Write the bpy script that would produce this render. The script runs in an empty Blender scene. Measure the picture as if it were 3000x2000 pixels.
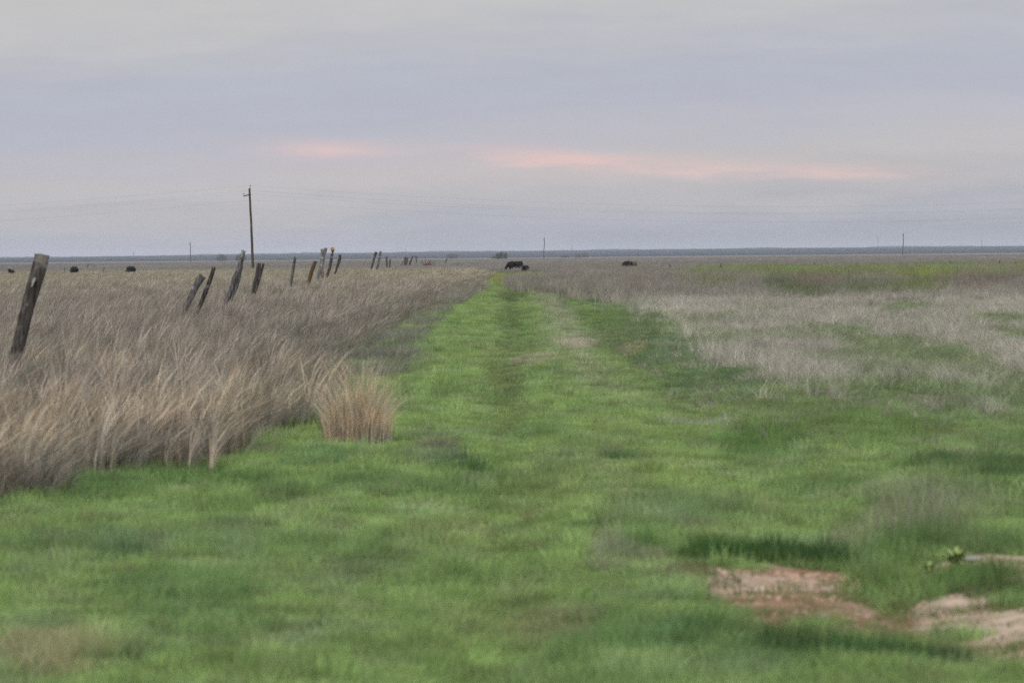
import bpy, bmesh, math, random
import numpy as np
from mathutils import Vector, Matrix
rng = np.random.default_rng(7)
random.seed(7)
S = bpy.context.scene
COL = S.collection
# ------------------------------------------------------------------ camera
FPX = 11250.0            # focal length in photo pixels (135 mm on 36 mm / 3000 px)
CAMH = 1.7
PITCH = math.atan(250 / FPX)
ROLL = 0.0098
fw = Vector((0, math.cos(PITCH), -math.sin(PITCH)))
up0 = Vector((0, math.sin(PITCH), math.cos(PITCH)))
rt0 = Vector((1, 0, 0))
rt = rt0 * math.cos(ROLL) - up0 * math.sin(ROLL)
up = up0 * math.cos(ROLL) + rt0 * math.sin(ROLL)
cd = bpy.data.cameras.new('camera'); cam = bpy.data.objects.new('camera', cd); COL.objects.link(cam)
M3 = Matrix((rt, up, -fw)).transposed()
cam.matrix_world = Matrix.Translation((0, 0, CAMH)) @ M3.to_4x4()
cd.sensor_width = 36; cd.lens = 135; cd.clip_start = 0.5; cd.clip_end = 60000
cd.dof.use_dof = True; cd.dof.focus_distance = 240; cd.dof.aperture_fstop = 5.6
S.camera = cam

def ray(px, py):
    v = fw + rt * ((px - 1500) / FPX) + up * ((1000 - py) / FPX)
    return v
def W(px, py, d):                       # point at depth Y = d
    v = ray(px, py); return Vector((0, 0, CAMH)) + v * (d / v.y)
def G(px, py, h=0.0):                   # point on the level z = h
    v = ray(px, py); return Vector((0, 0, CAMH)) + v * ((h - CAMH) / v.z)
def project(X, Y, Z):
    Z = Z - CAMH
    a = X * fw.x + Y * fw.y + Z * fw.z
    x = X * rt.x + Y * rt.y + Z * rt.z
    y = X * up.x + Y * up.y + Z * up.z
    a = np.where(a < 0.5, 0.5, a)
    return 1500 + FPX * x / a, 1000 - FPX * y / a

# ------------------------------------------------------------------ noise
_tab = rng.random((256, 256))
def vnoise(x, y):
    xi = np.floor(x).astype(np.int64); yi = np.floor(y).astype(np.int64)
    fx = x - xi; fy = y - yi; fx = fx * fx * (3 - 2 * fx); fy = fy * fy * (3 - 2 * fy)
    a = _tab[xi % 256, yi % 256]; b = _tab[(xi + 1) % 256, yi % 256]
    c = _tab[xi % 256, (yi + 1) % 256]; d = _tab[(xi + 1) % 256, (yi + 1) % 256]
    return (a * (1 - fx) + b * fx) * (1 - fy) + (c * (1 - fx) + d * fx) * fy
def fbm(x, y, o=4, s=0.0):
    r = np.zeros(np.shape(x)); a = 1.0; t = 0.0
    for i in range(o):
        r += a * vnoise(x * 2 ** i + 17.3 * i + s, y * 2 ** i + 9.1 * i + s * 1.7); t += a; a *= 0.55
    return r / t
def sstep(a, b, x):
    t = np.clip((x - a) / (b - a), 0, 1); return t * t * (3 - 2 * t)
def inpoly(px, py, poly):
    r = np.zeros(np.shape(px), bool); n = len(poly)
    for i in range(n):
        x0, y0 = poly[i]; x1, y1 = poly[(i + 1) % n]
        c = ((y0 > py) != (y1 > py)) & (px < (x1 - x0) * (py - y0) / (y1 - y0 + 1e-9) + x0)
        r ^= c
    return r

# ------------------------------------------------------------------ zones of the field
LEFT_POLY = [(-900, 1800), (-300, 1560), (0, 1470), (200, 1405), (400, 1392), (620, 1355), (650, 1290), (835, 1262), (842, 1150),
             (905, 1080), (1000, 1035), (1110, 962), (1275, 888), (1390, 842), (1440, 806), (1400, 790), (1400, 700), (-6000, 700), (-6000, 1800)]
TRANS = [(842, 1160), (905, 1085), (1110, 965), (1275, 888), (1390, 842), (1420, 850), (1330, 905), (1220, 1000), (1180, 1090), (1010, 1130), (930, 1190)]
RIGHT_POLY = [(1492, 795), (1502, 822), (1535, 834), (1660, 838), (1760, 860), (1860, 886), (1970, 918), (2070, 972), (2180, 1038), (2275, 1092), (2360, 1132),
              (2470, 1140), (2540, 1148), (2650, 1112), (2850, 1120), (3000, 1165), (3600, 1330), (7000, 1500), (7000, 700), (1540, 700)]
SOIL = [[(1930, 1658), (2180, 1658), (2400, 1664), (2600, 1662), (2620, 1730), (2720, 1770), (2760, 1845), (2640, 1868), (2440, 1870), (2290, 1885), (2220, 1870), (2230, 1810), (2090, 1735)],
        [(2660, 1645), (2850, 1640), (3200, 1635), (3200, 1720), (2990, 1712), (2880, 1690), (2720, 1700)],
        [(2600, 1745), (2760, 1725), (2860, 1728), (3000, 1740), (3250, 1740), (3250, 1920), (3000, 1910), (2880, 1900), (2740, 1860), (2640, 1830)]]
# colour patches: px, py, rx, ry, albedo, strength, height factor
PATCH = [
 (1650, 930, 36, 44, (.15, .17, .12), .55, 1.0), (1615, 880, 26, 30, (.14, .16, .11), .55, 1.0), (1700, 1000, 60, 24, (.17, .18, .13), .5, .9), (1560, 960, 80, 60, (.10, .16, .06), .4, 1.),
 (2140, 1636, 150, 20, (.028, .068, .020), .95, 1.9), (2400, 1640, 150, 22, (.026, .062, .020), .95, 1.9), (1890, 1625, 90, 34, (.045, .11, .035), .7, 1.5),
 (2640, 1615, 140, 34, (.06, .12, .035), .7, 1.7), (2900, 1615, 150, 26, (.055, .10, .04), .7, 1.6), (2090, 1850, 140, 40, (.055, .11, .04), .55, 1.5),
 (2330, 1915, 140, 22, (.028, .062, .022), .9, 1.2), (2640, 1925, 200, 24, (.028, .065, .024), .9, 1.3), (2860, 1700, 110, 26, (.06, .11, .035), .9, 1.6),
 (2580, 1680, 70, 34, (.07, .12, .04), .8, 1.6), (2040, 1690, 90, 40, (.06, .10, .045), .6, 1.3), (1850, 1850, 240, 70, (.05, .13, .045), .5, 1.3),
 (1620, 1830, 150, 50, (.15, .14, .09), .55, .9), (1380, 1378, 50, 14, (.03, .065, .022), .95, 1.5), (1330, 1370, 90, 20, (.05, .11, .035), .6, 1.3),
 (1810, 1345, 60, 14, (.045, .10, .03), .8, 1.3), (2480, 1560, 80, 40, (.17, .17, .12), .5, 1.4), (2720, 1500, 190, 80, (.13, .16, .10), .55, 1.7),
 (2870, 1380, 200, 34, (.045, .085, .035), .75, 1.5), (2740, 1350, 60, 14, (.035, .08, .03), .8, 1.4), (2230, 1290, 150, 40, (.06, .125, .035), .75, 1.2),
 (2540, 1270, 260, 50, (.07, .13, .035), .5, 1.1), (2350, 1180, 220, 50, (.085, .13, .045), .6, 1.0), (2620, 1110, 170, 24, (.10, .13, .05), .6, 1.2),
 (2750, 1180, 130, 26, (.11, .12, .08), .6, 1.2), (2150, 1110, 200, 40, (.065, .115, .050), .7, 1.1), (1990, 1030, 150, 40, (.07, .12, .055), .7, 1.1),
 (2050, 1232, 120, 10, (.17, .20, .15), .8, .8), (1830, 975, 110, 50, (.085, .12, .060), .7, 1.0), (1900, 930, 200, 30, (.08, .14, .045), .5, 1.0),
 (1860, 1018, 50, 16, (.17, .17, .08), .4, .9), (1680, 1010, 60, 14, (.25, .24, .19), .7, 1.0), (1640, 980, 70, 60, (.17, .22, .12), .4, 1.0), (1570, 1055, 70, 16, (.22, .22, .16), .5, 1.0),
 (1480, 1110, 60, 60, (.085, .115, .045), .5, .8), (1490, 1200, 60, 50, (.10, .14, .05), .5, .8), (1490, 930, 50, 36, (.07, .115, .042), .5, .8), (1500, 870, 55, 14, (.07, .10, .045), .8, .9),
 (1100, 1000, 160, 40, (.10, .14, .080), .7, 1.5), (1150, 1060, 120, 40, (.12, .155, .09), .7, 1.3), (1230, 900, 90, 26, (.12, .12, .085), .8, 1.8), (960, 1190, 60, 60, (.07, .14, .05), .6, 1.1),
 (1270, 1340, 100, 30, (.11, .15, .09), .6, 1.1), (950, 1345, 120, 30, (.07, .135, .06), .6, 1.2), (560, 1740, 260, 60, (.05, .115, .045), .55, 1.3), (400, 1600, 160, 40, (.09, .14, .08), .5, 1.0),
 (130, 1930, 170, 80, (.20, .18, .12), .7, 1.2), (600, 1850, 240, 60, (.06, .12, .055), .4, 1.2), (280, 1440, 200, 36, (.045, .10, .035), .65, 1.5), (620, 1400, 200, 26, (.05, .11, .035), .6, 1.4),
 (830, 1450, 80, 20, (.05, .10, .035), .6, 1.3), (880, 1500, 300, 30, (.09, .17, .05), .3, 1.0), (1300, 1560, 200, 50, (.13, .16, .06), .4, .9), (1780, 1620, 40, 60, (.19, .19, .15), .6, 1.2), (1900, 1640, 60, 22, (.2, .19, .14), .5, 1.1),
 (1500, 1800, 180, 60, (.11, .14, .055), .4, .9), (2000, 1480, 200, 40, (.12, .17, .08), .4, 1.1), (1250, 1700, 200, 60, (.09, .16, .05), .3, 1.),
]
def greencol(X, Y, px, py):
    n1 = fbm(X * .9, Y * .35, 4, 3.0); n2 = fbm(X * 3.1, Y * 1.1, 3, 11.0); n3 = fbm(X * .35, Y * .06, 3, 5.0)
    b = np.array([.235, .338, .126]); dk = np.array([.145, .235, .095]); yl = np.array([.265, .340, .130]); gy = np.array([.225, .290, .185])
    def mix(a, c, t): return a * (1 - t[..., None]) + c * t[..., None]
    c = mix(np.broadcast_to(b, X.shape + (3,)), dk, sstep(.5, .78, n1) * .75)
    c = mix(c, yl, sstep(.5, .75, n3) * .55)
    c = mix(c, gy, sstep(.56, .8, n2) * .5)
    c = mix(c, dk, sstep(.6, .85, fbm(X * 2.2, Y * .9, 3, 31.)) * .6)
    # wheel ruts and the darker verge beyond them
    r = np.maximum(np.exp(-((X + .08) / .36) ** 2) * sstep(30, 60, Y), np.exp(-((X - 2.0) / .45) ** 2) * sstep(30, 50, Y))
    c = mix(c, np.array([.30, .33, .21]), np.exp(-((X - 1.15) / .34) ** 2) * sstep(38, 60, Y) * (.4 + .6 * n1)); c = mix(c, np.array([.125, .175, .085]), r * (.32 + .5 * n2))
    v = sstep(2.3, 2.9, X) * sstep(30, 45, Y); c = mix(c, np.array([.155, .215, .120]), v * .65)
    st = sstep(.58, .78, fbm(X * 3.5, Y * 1.2, 3, 91.)); c = mix(c, np.array([.31, .34, .21]), st * .45); c = c * (.84 + .32 * sstep(.25, .75, fbm(X * 5.5, Y * 3.4, 3, 93.)))[..., None]
    h = np.ones(X.shape) * (.55 + .9 * n1 * n1 + .6 * sstep(.5, .8, fbm(X * 3.6, Y * 3.5, 3, 97.))) * (1 - .35 * r)
    for (cx, cy, rx, ry, pc, st, hf) in PATCH:
        q = ((px - cx) / rx) ** 2 + ((py - cy) / ry) ** 2 + (n2 - .5) * 1.6
        m = sstep(1.25, .55, q) * st * (.82 if cy > 1400 and st < .9 else 1)
        c = mix(c, np.array(pc) * np.array([1.7, 1.55, 1.7]) * (.9 + .3 * n1[..., None]), m); h = h * (1 - m) + hf * h * m
    return c, h
def soilmask(X, Y, px, py):
    j = (fbm(X * 2.5, Y * 2.0, 4, 2.) - .5)
    qx = px + j * 200; qy = py + (fbm(X * 3.5, Y * 2.5, 4, 8.) - .5) * 50
    m = np.zeros(X.shape, bool)
    for P in SOIL: m |= inpoly(qx, qy, P)
    for (cx, cy, rx, ry) in ((2850, 1700, 95, 20), (2560, 1690, 60, 26), (2790, 1790, 60, 10), (2380, 1790, 70, 14)):
        m &= ~((((px - cx) / rx) ** 2 + ((py - cy) / ry) ** 2 + j * 2) < 1)
    return m
def H(X, Y):
    h = (fbm(X * .5, Y * .35, 3, 1.) - .5) * .10 + (fbm(X * 2.6, Y * 1.8, 3, 4.) - .5) * .035 * sstep(400, 60, Y)
    h = h - .06 * np.exp(-((X + .08) / .28) ** 2) - .07 * np.exp(-((X - 2.0) / .34) ** 2)
    px, py = project(X, Y, 0 * X)
    for (cx, cy, rx, ry, dp) in ((2330, 1745, 330, 75, .06), (2900, 1790, 300, 60, .05)):
        q = ((px - cx) / rx) ** 2 + ((py - cy) / ry) ** 2
        h = h - dp * sstep(1.3, .75, q) * (Y > 3)
    xn = X / 1300; far = sstep(3900, 9200, Y) * np.clip(13 + 2.4 * xn - 2.8 * xn * xn, 5, 16) + sstep(5000, 9500, Y) * (fbm(X * .0016, Y * .0002, 3, 6.) - .5) * 1.0
    return h + far
def Hs(x, y): return float(H(np.array([x], float), np.array([y], float))[0])

# ------------------------------------------------------------------ materials
def newmat(name):
    m = bpy.data.materials.new(name); m.use_nodes = True
    nt = m.node_tree; nt.nodes.clear(); o = nt.nodes.new('ShaderNodeOutputMaterial'); return m, nt, o
def N(nt, t, **k):
    n = nt.nodes.new(t)
    for a, b in k.items():
        if a.startswith('i_'): n.inputs[a[2:].replace('_', ' ')].default_value = b
        else: setattr(n, a, b)
    return n
def ramp(nt, pts, interp='LINEAR'):
    r = nt.nodes.new('ShaderNodeValToRGB'); e = r.color_ramp.elements; r.color_ramp.interpolation = interp
    while len(e) > 1: e.remove(e[-1])
    for i, (p, c) in enumerate(pts):
        if i == 0: e[0].position = p; q = e[0]
        else: q = e.new(p)
        q.color = (*c, 1)
    return r
def grass_mat(name, trans=.3, tip=1.25, root=.8, rough=.6):
    m, nt, o = newmat(name); L = nt.links.new
    a = N(nt, 'ShaderNodeAttribute', attribute_type='INSTANCER', attribute_name='col')
    b = N(nt, 'ShaderNodeAttribute', attribute_type='GEOMETRY', attribute_name='tint')
    mul = N(nt, 'ShaderNodeMix', data_type='RGBA', blend_type='MULTIPLY'); mul.inputs[0].default_value = 1
    L(a.outputs['Color'], mul.inputs[6]); L(b.outputs['Color'], mul.inputs[7])
    p = N(nt, 'ShaderNodeBsdfDiffuse'); t = N(nt, 'ShaderNodeBsdfTranslucent'); ms = N(nt, 'ShaderNodeMixShader'); ms.inputs[0].default_value = trans
    L(mul.outputs[2], p.inputs[0]); L(mul.outputs[2], t.inputs[0]); L(p.outputs[0], ms.inputs[1]); L(t.outputs[0], ms.inputs[2]); L(ms.outputs[0], o.inputs[0])
    return m
MG = grass_mat('green_blades', .35); MD = grass_mat('dry_blades', .25)
def solid_grass_mat(name, c1, c2, trans=.25):
    m, nt, o = newmat(name); L = nt.links.new
    b = N(nt, 'ShaderNodeAttribute', attribute_type='GEOMETRY', attribute_name='tint')
    tc = N(nt, 'ShaderNodeTexCoord'); n = N(nt, 'ShaderNodeTexNoise'); n.inputs['Scale'].default_value = 6
    L(tc.outputs['Object'], n.inputs[0]); r = ramp(nt, [(.35, c1), (.65, c2)]); L(n.outputs[0], r.inputs[0])
    mul = N(nt, 'ShaderNodeMix', data_type='RGBA', blend_type='MULTIPLY'); mul.inputs[0].default_value = 1
    L(r.outputs[0], mul.inputs[6]); L(b.outputs['Color'], mul.inputs[7])
    p = N(nt, 'ShaderNodeBsdfDiffuse'); t = N(nt, 'ShaderNodeBsdfTranslucent'); ms = N(nt, 'ShaderNodeMixShader'); ms.inputs[0].default_value = trans
    L(mul.outputs[2], p.inputs[0]); L(mul.outputs[2], t.inputs[0]); L(p.outputs[0], ms.inputs[1]); L(t.outputs[0], ms.inputs[2]); L(ms.outputs[0], o.inputs[0])
    return m
def wood_mat(name, dark, mid, light, scale=1.0, patch=None):
    m, nt, o = newmat(name); L = nt.links.new
    tc = N(nt, 'ShaderNodeTexCoord'); mp = N(nt, 'ShaderNodeMapping'); mp.inputs['Scale'].default_value = (24 * scale, 24 * scale, 2.2 * scale)
    L(tc.outputs['Object'], mp.inputs[0])
    n = N(nt, 'ShaderNodeTexNoise'); n.inputs['Scale'].default_value = 1; n.inputs['Detail'].default_value = 6; n.inputs['Roughness'].default_value = .65
    L(mp.outputs[0], n.inputs[0]); r = ramp(nt, [(.3, dark), (.5, mid), (.72, light)]); L(n.outputs[0], r.inputs[0])
    n2 = N(nt, 'ShaderNodeTexNoise'); n2.inputs['Scale'].default_value = 5 * scale; n2.inputs['Detail'].default_value = 4; L(tc.outputs['Object'], n2.inputs[0])
    mx = N(nt, 'ShaderNodeMix', data_type='RGBA'); r2 = ramp(nt, [(.56, (0, 0, 0)), (.68, (1, 1, 1))]); L(n2.outputs[0], r2.inputs[0])
    L(r2.outputs[0], mx.inputs[0]); L(r.outputs[0], mx.inputs[6]); mx.inputs[7].default_value = (*(patch or [c * 1.3 for c in light]), 1)
    p = N(nt, 'ShaderNodeBsdfPrincipled'); p.inputs['Roughness'].default_value = .9; p.inputs['Specular IOR Level'].default_value = .15
    L(mx.outputs[2], p.inputs['Base Color']); bp = N(nt, 'ShaderNodeBump'); bp.inputs['Strength'].default_value = .8; bp.inputs['Distance'].default_value = .02
    L(n.outputs[0], bp.inputs['Height']); L(bp.outputs[0], p.inputs['Normal']); L(p.outputs[0], o.inputs[0]); return m
WOOD = [wood_mat('grey_weathered_wood', (.022, .021, .021), (.085, .082, .080), (.22, .215, .21)),
        wood_mat('brown_weathered_wood', (.016, .014, .013), (.050, .045, .040), (.13, .12, .11)),
        wood_mat('rusty_weathered_wood', (.02, .014, .01), (.085, .058, .035), (.16, .12, .08), patch=(.26, .10, .035)),
        wood_mat('pale_weathered_wood', (.05, .047, .044), (.14, .135, .13), (.26, .25, .24)),
        wood_mat('pole_wood', (.022, .018, .012), (.062, .048, .026), (.11, .085, .045), .5)]
def plain(name, c, rough=.7, metal=0, var=.25, scale=8):
    m, nt, o = newmat(name); L = nt.links.new
    tc = N(nt, 'ShaderNodeTexCoord'); n = N(nt, 'ShaderNodeTexNoise'); n.inputs['Scale'].default_value = scale; n.inputs['Detail'].default_value = 5
    L(tc.outputs['Object'], n.inputs[0]); r = ramp(nt, [(.3, [x * (1 - var) for x in c]), (.7, [x * (1 + var) for x in c])]); L(n.outputs[0], r.inputs[0])
    p = N(nt, 'ShaderNodeBsdfPrincipled'); p.inputs['Roughness'].default_value = rough; p.inputs['Metallic'].default_value = metal
    L(r.outputs[0], p.inputs['Base Color']); L(p.outputs[0], o.inputs[0]); return m

# ------------------------------------------------------------------ helpers for objects
def mesh_obj(name, verts, faces, mat, parent=None, smooth=False, loc=None):
    me = bpy.data.meshes.new(name); me.from_pydata([tuple(v) for v in verts], [], faces); me.update()
    if smooth: me.polygons.foreach_set('use_smooth', [True] * len(me.polygons))
    if mat: me.materials.append(mat)
    o = bpy.data.objects.new(name, me); COL.objects.link(o)
    if loc is not None: o.location = loc
    if parent: o.parent = parent
    return o
def tag(o, label=None, cat=None, group=None, kind=None):
    if label: o['label'] = label
    if cat: o['category'] = cat
    if group: o['group'] = group
    if kind: o['kind'] = kind
    return o
def empty(name, loc):
    o = bpy.data.objects.new(name, None); o.location = loc; o.empty_display_size = .3; COL.objects.link(o); return o

# ------------------------------------------------------------------ ground
def axis(*segs):
    r = []
    for s in segs: r.append(s)
    return np.unique(np.concatenate(r))
gx = [8.0]
while gx[-1] < 11000: gx.append(gx[-1] + max(.15, gx[-1] * .035))
gx = np.array(gx); xs = axis(-gx, np.arange(-8, 8, .07), gx)
gy = [42.0]
while gy[-1] < 10200: gy.append(gy[-1] * 1.008)
ys = axis(np.array([-900., -300, -100, -30, -10, 0, 5, 9]), np.arange(11, 42, .07), np.array(gy))
XX, YY = np.meshgrid(xs, ys)
ZZ = H(XX, YY)
nx, ny = len(xs), len(ys)
me = bpy.data.meshes.new('ground')
me.vertices.add(nx * ny); me.vertices.foreach_set('co', np.stack([XX, YY, ZZ], -1).astype(np.float32).ravel())
ii = (np.arange(ny - 1)[:, None] * nx + np.arange(nx - 1)[None, :]).ravel()
quads = np.stack([ii, ii + 1, ii + 1 + nx, ii + nx], -1).astype(np.int32)
me.loops.add(quads.size); me.loops.foreach_set('vertex_index', quads.ravel())
me.polygons.add(len(quads)); me.polygons.foreach_set('loop_start', np.arange(len(quads), dtype=np.int32) * 4)
me.polygons.foreach_set('use_smooth', np.ones(len(quads), bool)); me.update(calc_edges=True)
PX, PY = project(XX, YY, 0 * XX)
PX = np.where(YY < 3, 1500, PX); PY = np.where(YY < 3, 3000, PY)
gc, _ = greencol(XX, YY, PX, PY); gc = gc * .6 + np.array([.10, .085, .055]) * .3
dry = inpoly(PX + (fbm(XX * 1.2, YY * 1.2, 2, 7.) - .5) * 60, PY, LEFT_POLY) | inpoly(PX, PY, RIGHT_POLY)
nb = fbm(XX * .02, YY * .008, 4, 21.)
dc = np.array([.170, .168, .160]) * (.75 + .5 * nb[..., None])
near = sstep(300, 60, YY)[..., None]
dc = dc * (1 - near) + np.array([.085, .072, .052]) * near
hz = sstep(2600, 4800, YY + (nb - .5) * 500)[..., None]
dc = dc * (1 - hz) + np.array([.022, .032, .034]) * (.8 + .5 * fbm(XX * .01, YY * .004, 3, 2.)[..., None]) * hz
g = np.where((dry | (YY > 380))[..., None], dc, gc)
sm = soilmask(XX, YY, PX, PY)
n = fbm(XX * 1.6, YY * 1.3, 4, 14.)[..., None]
sc_ = np.array([.200, .130, .094]) * (1 - sstep(.42, .70, n)) + np.array([.31, .245, .19]) * sstep(.42, .70, n)
pale = (PX > 2680) | ((PY < 1688) & (PY > 1672))
sc_ = np.where(pale[..., None], sc_ * .35 + np.array([.40, .335, .275]) * .65, sc_)
g = np.where(sm[..., None], sc_, g)
ca = me.color_attributes.new('soil', 'FLOAT_COLOR', 'POINT')
ca.data.foreach_set('color', np.concatenate([g, np.ones(g.shape[:2] + (1,))], -1).astype(np.float32).ravel())
m, nt, o = newmat('field_soil'); L = nt.links.new
a = N(nt, 'ShaderNodeAttribute', attribute_name='soil'); tc = N(nt, 'ShaderNodeTexCoord')
n1 = N(nt, 'ShaderNodeTexNoise'); n1.inputs['Scale'].default_value = 9; n1.inputs['Detail'].default_value = 8; L(tc.outputs['Object'], n1.inputs[0])
n2 = N(nt, 'ShaderNodeTexNoise'); n2.inputs['Scale'].default_value = .12; n2.inputs['Detail'].default_value = 8; L(tc.outputs['Object'], n2.inputs[0])
r1 = ramp(nt, [(.3, (.74, .73, .72)), (.7, (1.2, 1.2, 1.2))]); L(n1.outputs[0], r1.inputs[0])
r2 = ramp(nt, [(.3, (.85, .85, .85)), (.7, (1.15, 1.13, 1.1))]); L(n2.outputs[0], r2.inputs[0])
m1 = N(nt, 'ShaderNodeMix', data_type='RGBA', blend_type='MULTIPLY'); m1.inputs[0].default_value = 1
m2 = N(nt, 'ShaderNodeMix', data_type='RGBA', blend_type='MULTIPLY'); m2.inputs[0].default_value = 1
L(a.outputs[0], m1.inputs[6]); L(r1.outputs[0], m1.inputs[7]); L(m1.outputs[2], m2.inputs[6]); L(r2.outputs[0], m2.inputs[7])
p = N(nt, 'ShaderNodeBsdfDiffuse'); bp = N(nt, 'ShaderNodeBump'); bp.inputs['Distance'].default_value = .02; bp.inputs['Strength'].default_value = .4
L(n1.outputs[0], bp.inputs['Height']); L(bp.outputs[0], p.inputs['Normal']); L(m2.outputs[2], p.inputs[0]); L(p.outputs[0], o.inputs[0])
me.materials.append(m)
ground = bpy.data.objects.new('ground', me); COL.objects.link(ground); ground['kind'] = 'structure'

# ------------------------------------------------------------------ grass prototypes
def blades(n, rad, hmin, hmax, w, lean=(0, 0), curl=.35, segs=3, seed=0, tintv=.18, rad_y=None, splay=.5, heads=False, dome=0.0, wisp=0):
    r = np.random.default_rng(seed); V = []; F = []; T = []
    for i in range(n):
        a = r.random() * 6.283; q = math.sqrt(r.random())
        if wisp and i % wisp: a, q = wa + r.normal() * .12, min(1, wq + r.normal() * .06)
        wa, wq = a, q; bx = math.cos(a) * q * rad; by = math.sin(a) * q * (rad_y or rad)
        h = (hmin + (hmax - hmin) * r.random()) * (1 - dome * q * q * q); th = r.random() * 6.283
        fa = r.random() * 3.1416; cx, cy = math.cos(fa), math.sin(fa); ww = w * (.6 + .8 * r.random())
        t = 1 + (r.random() - .5) * 2 * tintv
        if wisp and i % wisp: th = wth + r.normal() * .25; t = wt * (1 + (r.random() - .5) * .2)
        wth, wt = th, t
        ox, oy = math.cos(th) * splay * r.random() + bx / rad * splay * .6 + lean[0], math.sin(th) * splay * r.random() + lean[1]
        warm = 1 + (r.random() - .5) * .16; b0 = len(V)
        for s in range(segs + 1):
            u = s / segs; k = u * (1 - curl) + u * u * curl
            z = h * (u - .18 * u * u * (abs(ox) + abs(oy))); x = bx + ox * h * u * k * 1.1; y = by + oy * h * u * k * 1.1
            wi = ww * (1 - .82 * u)
            if heads and u > .6: wi = ww * 1.7 * (1.05 - u)*2.2
            V += [(x - cx * wi / 2, y - cy * wi / 2, z), (x + cx * wi / 2, y + cy * wi / 2, z)]
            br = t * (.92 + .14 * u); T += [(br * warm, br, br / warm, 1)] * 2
            if s: F.append((b0 + 2 * s - 2, b0 + 2 * s - 1, b0 + 2 * s + 1, b0 + 2 * s))
    return V, F, T
def blade_mesh(name, mat, **k):
    V, F, T = blades(**k); me = bpy.data.meshes.new(name); me.from_pydata(V, [], F); me.update()
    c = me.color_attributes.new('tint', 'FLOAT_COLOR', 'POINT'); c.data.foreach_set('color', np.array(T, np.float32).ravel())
    me.materials.append(mat); return me
def protos(name, mat, cnt, **k):
    c = bpy.data.collections.new(name)
    for i in range(cnt):
        me = blade_mesh(name, mat, seed=100 + i * 7 + len(name), **k); c.objects.link(bpy.data.objects.new(f'{name}.{i:03d}', me))
    return c
PG = protos('turf_tuft', MG, 7, n=46, rad=.11, hmin=.035, hmax=.085, w=.0055, splay=.9, curl=.5, lean=(.1, 0))
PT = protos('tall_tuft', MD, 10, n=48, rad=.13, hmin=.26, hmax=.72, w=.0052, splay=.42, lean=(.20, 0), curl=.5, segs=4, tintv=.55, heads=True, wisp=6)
PS = protos('straw_tuft', MD, 8, n=60, rad=.13, hmin=.08, hmax=.30, w=.005, splay=.85, lean=(.12, 0), curl=.4, tintv=.5, wisp=4)
PF = protos('far_tuft', MD, 6, n=260, rad=1.7, rad_y=1.2, hmin=.22, hmax=.46, w=.024, splay=.3, lean=(.15, 0), curl=.3, segs=2, tintv=.5, wisp=8)
PW = protos('weed_stalk', MD, 6, n=4, rad=.25, hmin=.5, hmax=1.15, w=.012, splay=.25, lean=(.08, 0), curl=.3, segs=4, tintv=.2, heads=True)

def scatter(name, coll, P, scl, col, label, cat):
    n = len(P); me = bpy.data.meshes.new(name); me.vertices.add(n); me.vertices.foreach_set('co', P.astype(np.float32).ravel())
    def at(nm, ty, arr, key):
        a = me.attributes.new(nm, ty, 'POINT'); a.data.foreach_set(key, arr.astype(np.float32 if key != 'value' or ty == 'FLOAT' else np.int32).ravel())
    rot = np.zeros((n, 3)); rot[:, 2] = (rng.random(n) - .5) * 1.3; rot[:, 0] = (rng.random(n) - .5) * .16; rot[:, 1] = (rng.random(n) - .5) * .16
    at('rotv', 'FLOAT_VECTOR', rot, 'vector'); at('sclv', 'FLOAT_VECTOR', scl, 'vector')
    at('col', 'FLOAT_COLOR', np.concatenate([col, np.ones((n, 1))], -1), 'color'); at('pick', 'INT', rng.integers(0, 1000, n), 'value')
    o = bpy.data.objects.new(name, me); COL.objects.link(o)
    ng = bpy.data.node_groups.new(name, 'GeometryNodeTree')
    ng.interface.new_socket('Geometry', in_out='INPUT', socket_type='NodeSocketGeometry'); ng.interface.new_socket('Geometry', in_out='OUTPUT', socket_type='NodeSocketGeometry')
    gi = ng.nodes.new('NodeGroupInput'); go = ng.nodes.new('NodeGroupOutput'); ip = ng.nodes.new('GeometryNodeInstanceOnPoints')
    ci = ng.nodes.new('GeometryNodeCollectionInfo'); ci.inputs['Collection'].default_value = coll; ci.inputs['Separate Children'].default_value = True; ci.inputs['Reset Children'].default_value = True
    def na(nm, ty):
        q = ng.nodes.new('GeometryNodeInputNamedAttribute'); q.data_type = ty; q.inputs['Name'].default_value = nm; return q.outputs['Attribute']
    l = ng.links.new
    l(gi.outputs[0], ip.inputs['Points']); l(ci.outputs[0], ip.inputs['Instance']); ip.inputs['Pick Instance'].default_value = True
    l(na('pick', 'INT'), ip.inputs['Instance Index']); l(na('rotv', 'FLOAT_VECTOR'), ip.inputs['Rotation']); l(na('sclv', 'FLOAT_VECTOR'), ip.inputs['Scale'])
    l(ip.outputs[0], go.inputs[0]); md = o.modifiers.new('scatter', 'NODES'); md.node_group = ng
    print(name, n); return tag(o, label, cat, kind='stuff')
def cand(d0, d1, dens, margin=.142):
    A = margin * (d1 * d1 - d0 * d0); n = int(A * dens); Y = np.sqrt(d0 * d0 + rng.random(n) * (d1 * d1 - d0 * d0)); X = (rng.random(n) * 2 - 1) * (margin * Y + .4); return X, Y
def stack(lst): return [np.concatenate(q) for q in zip(*lst)]

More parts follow.
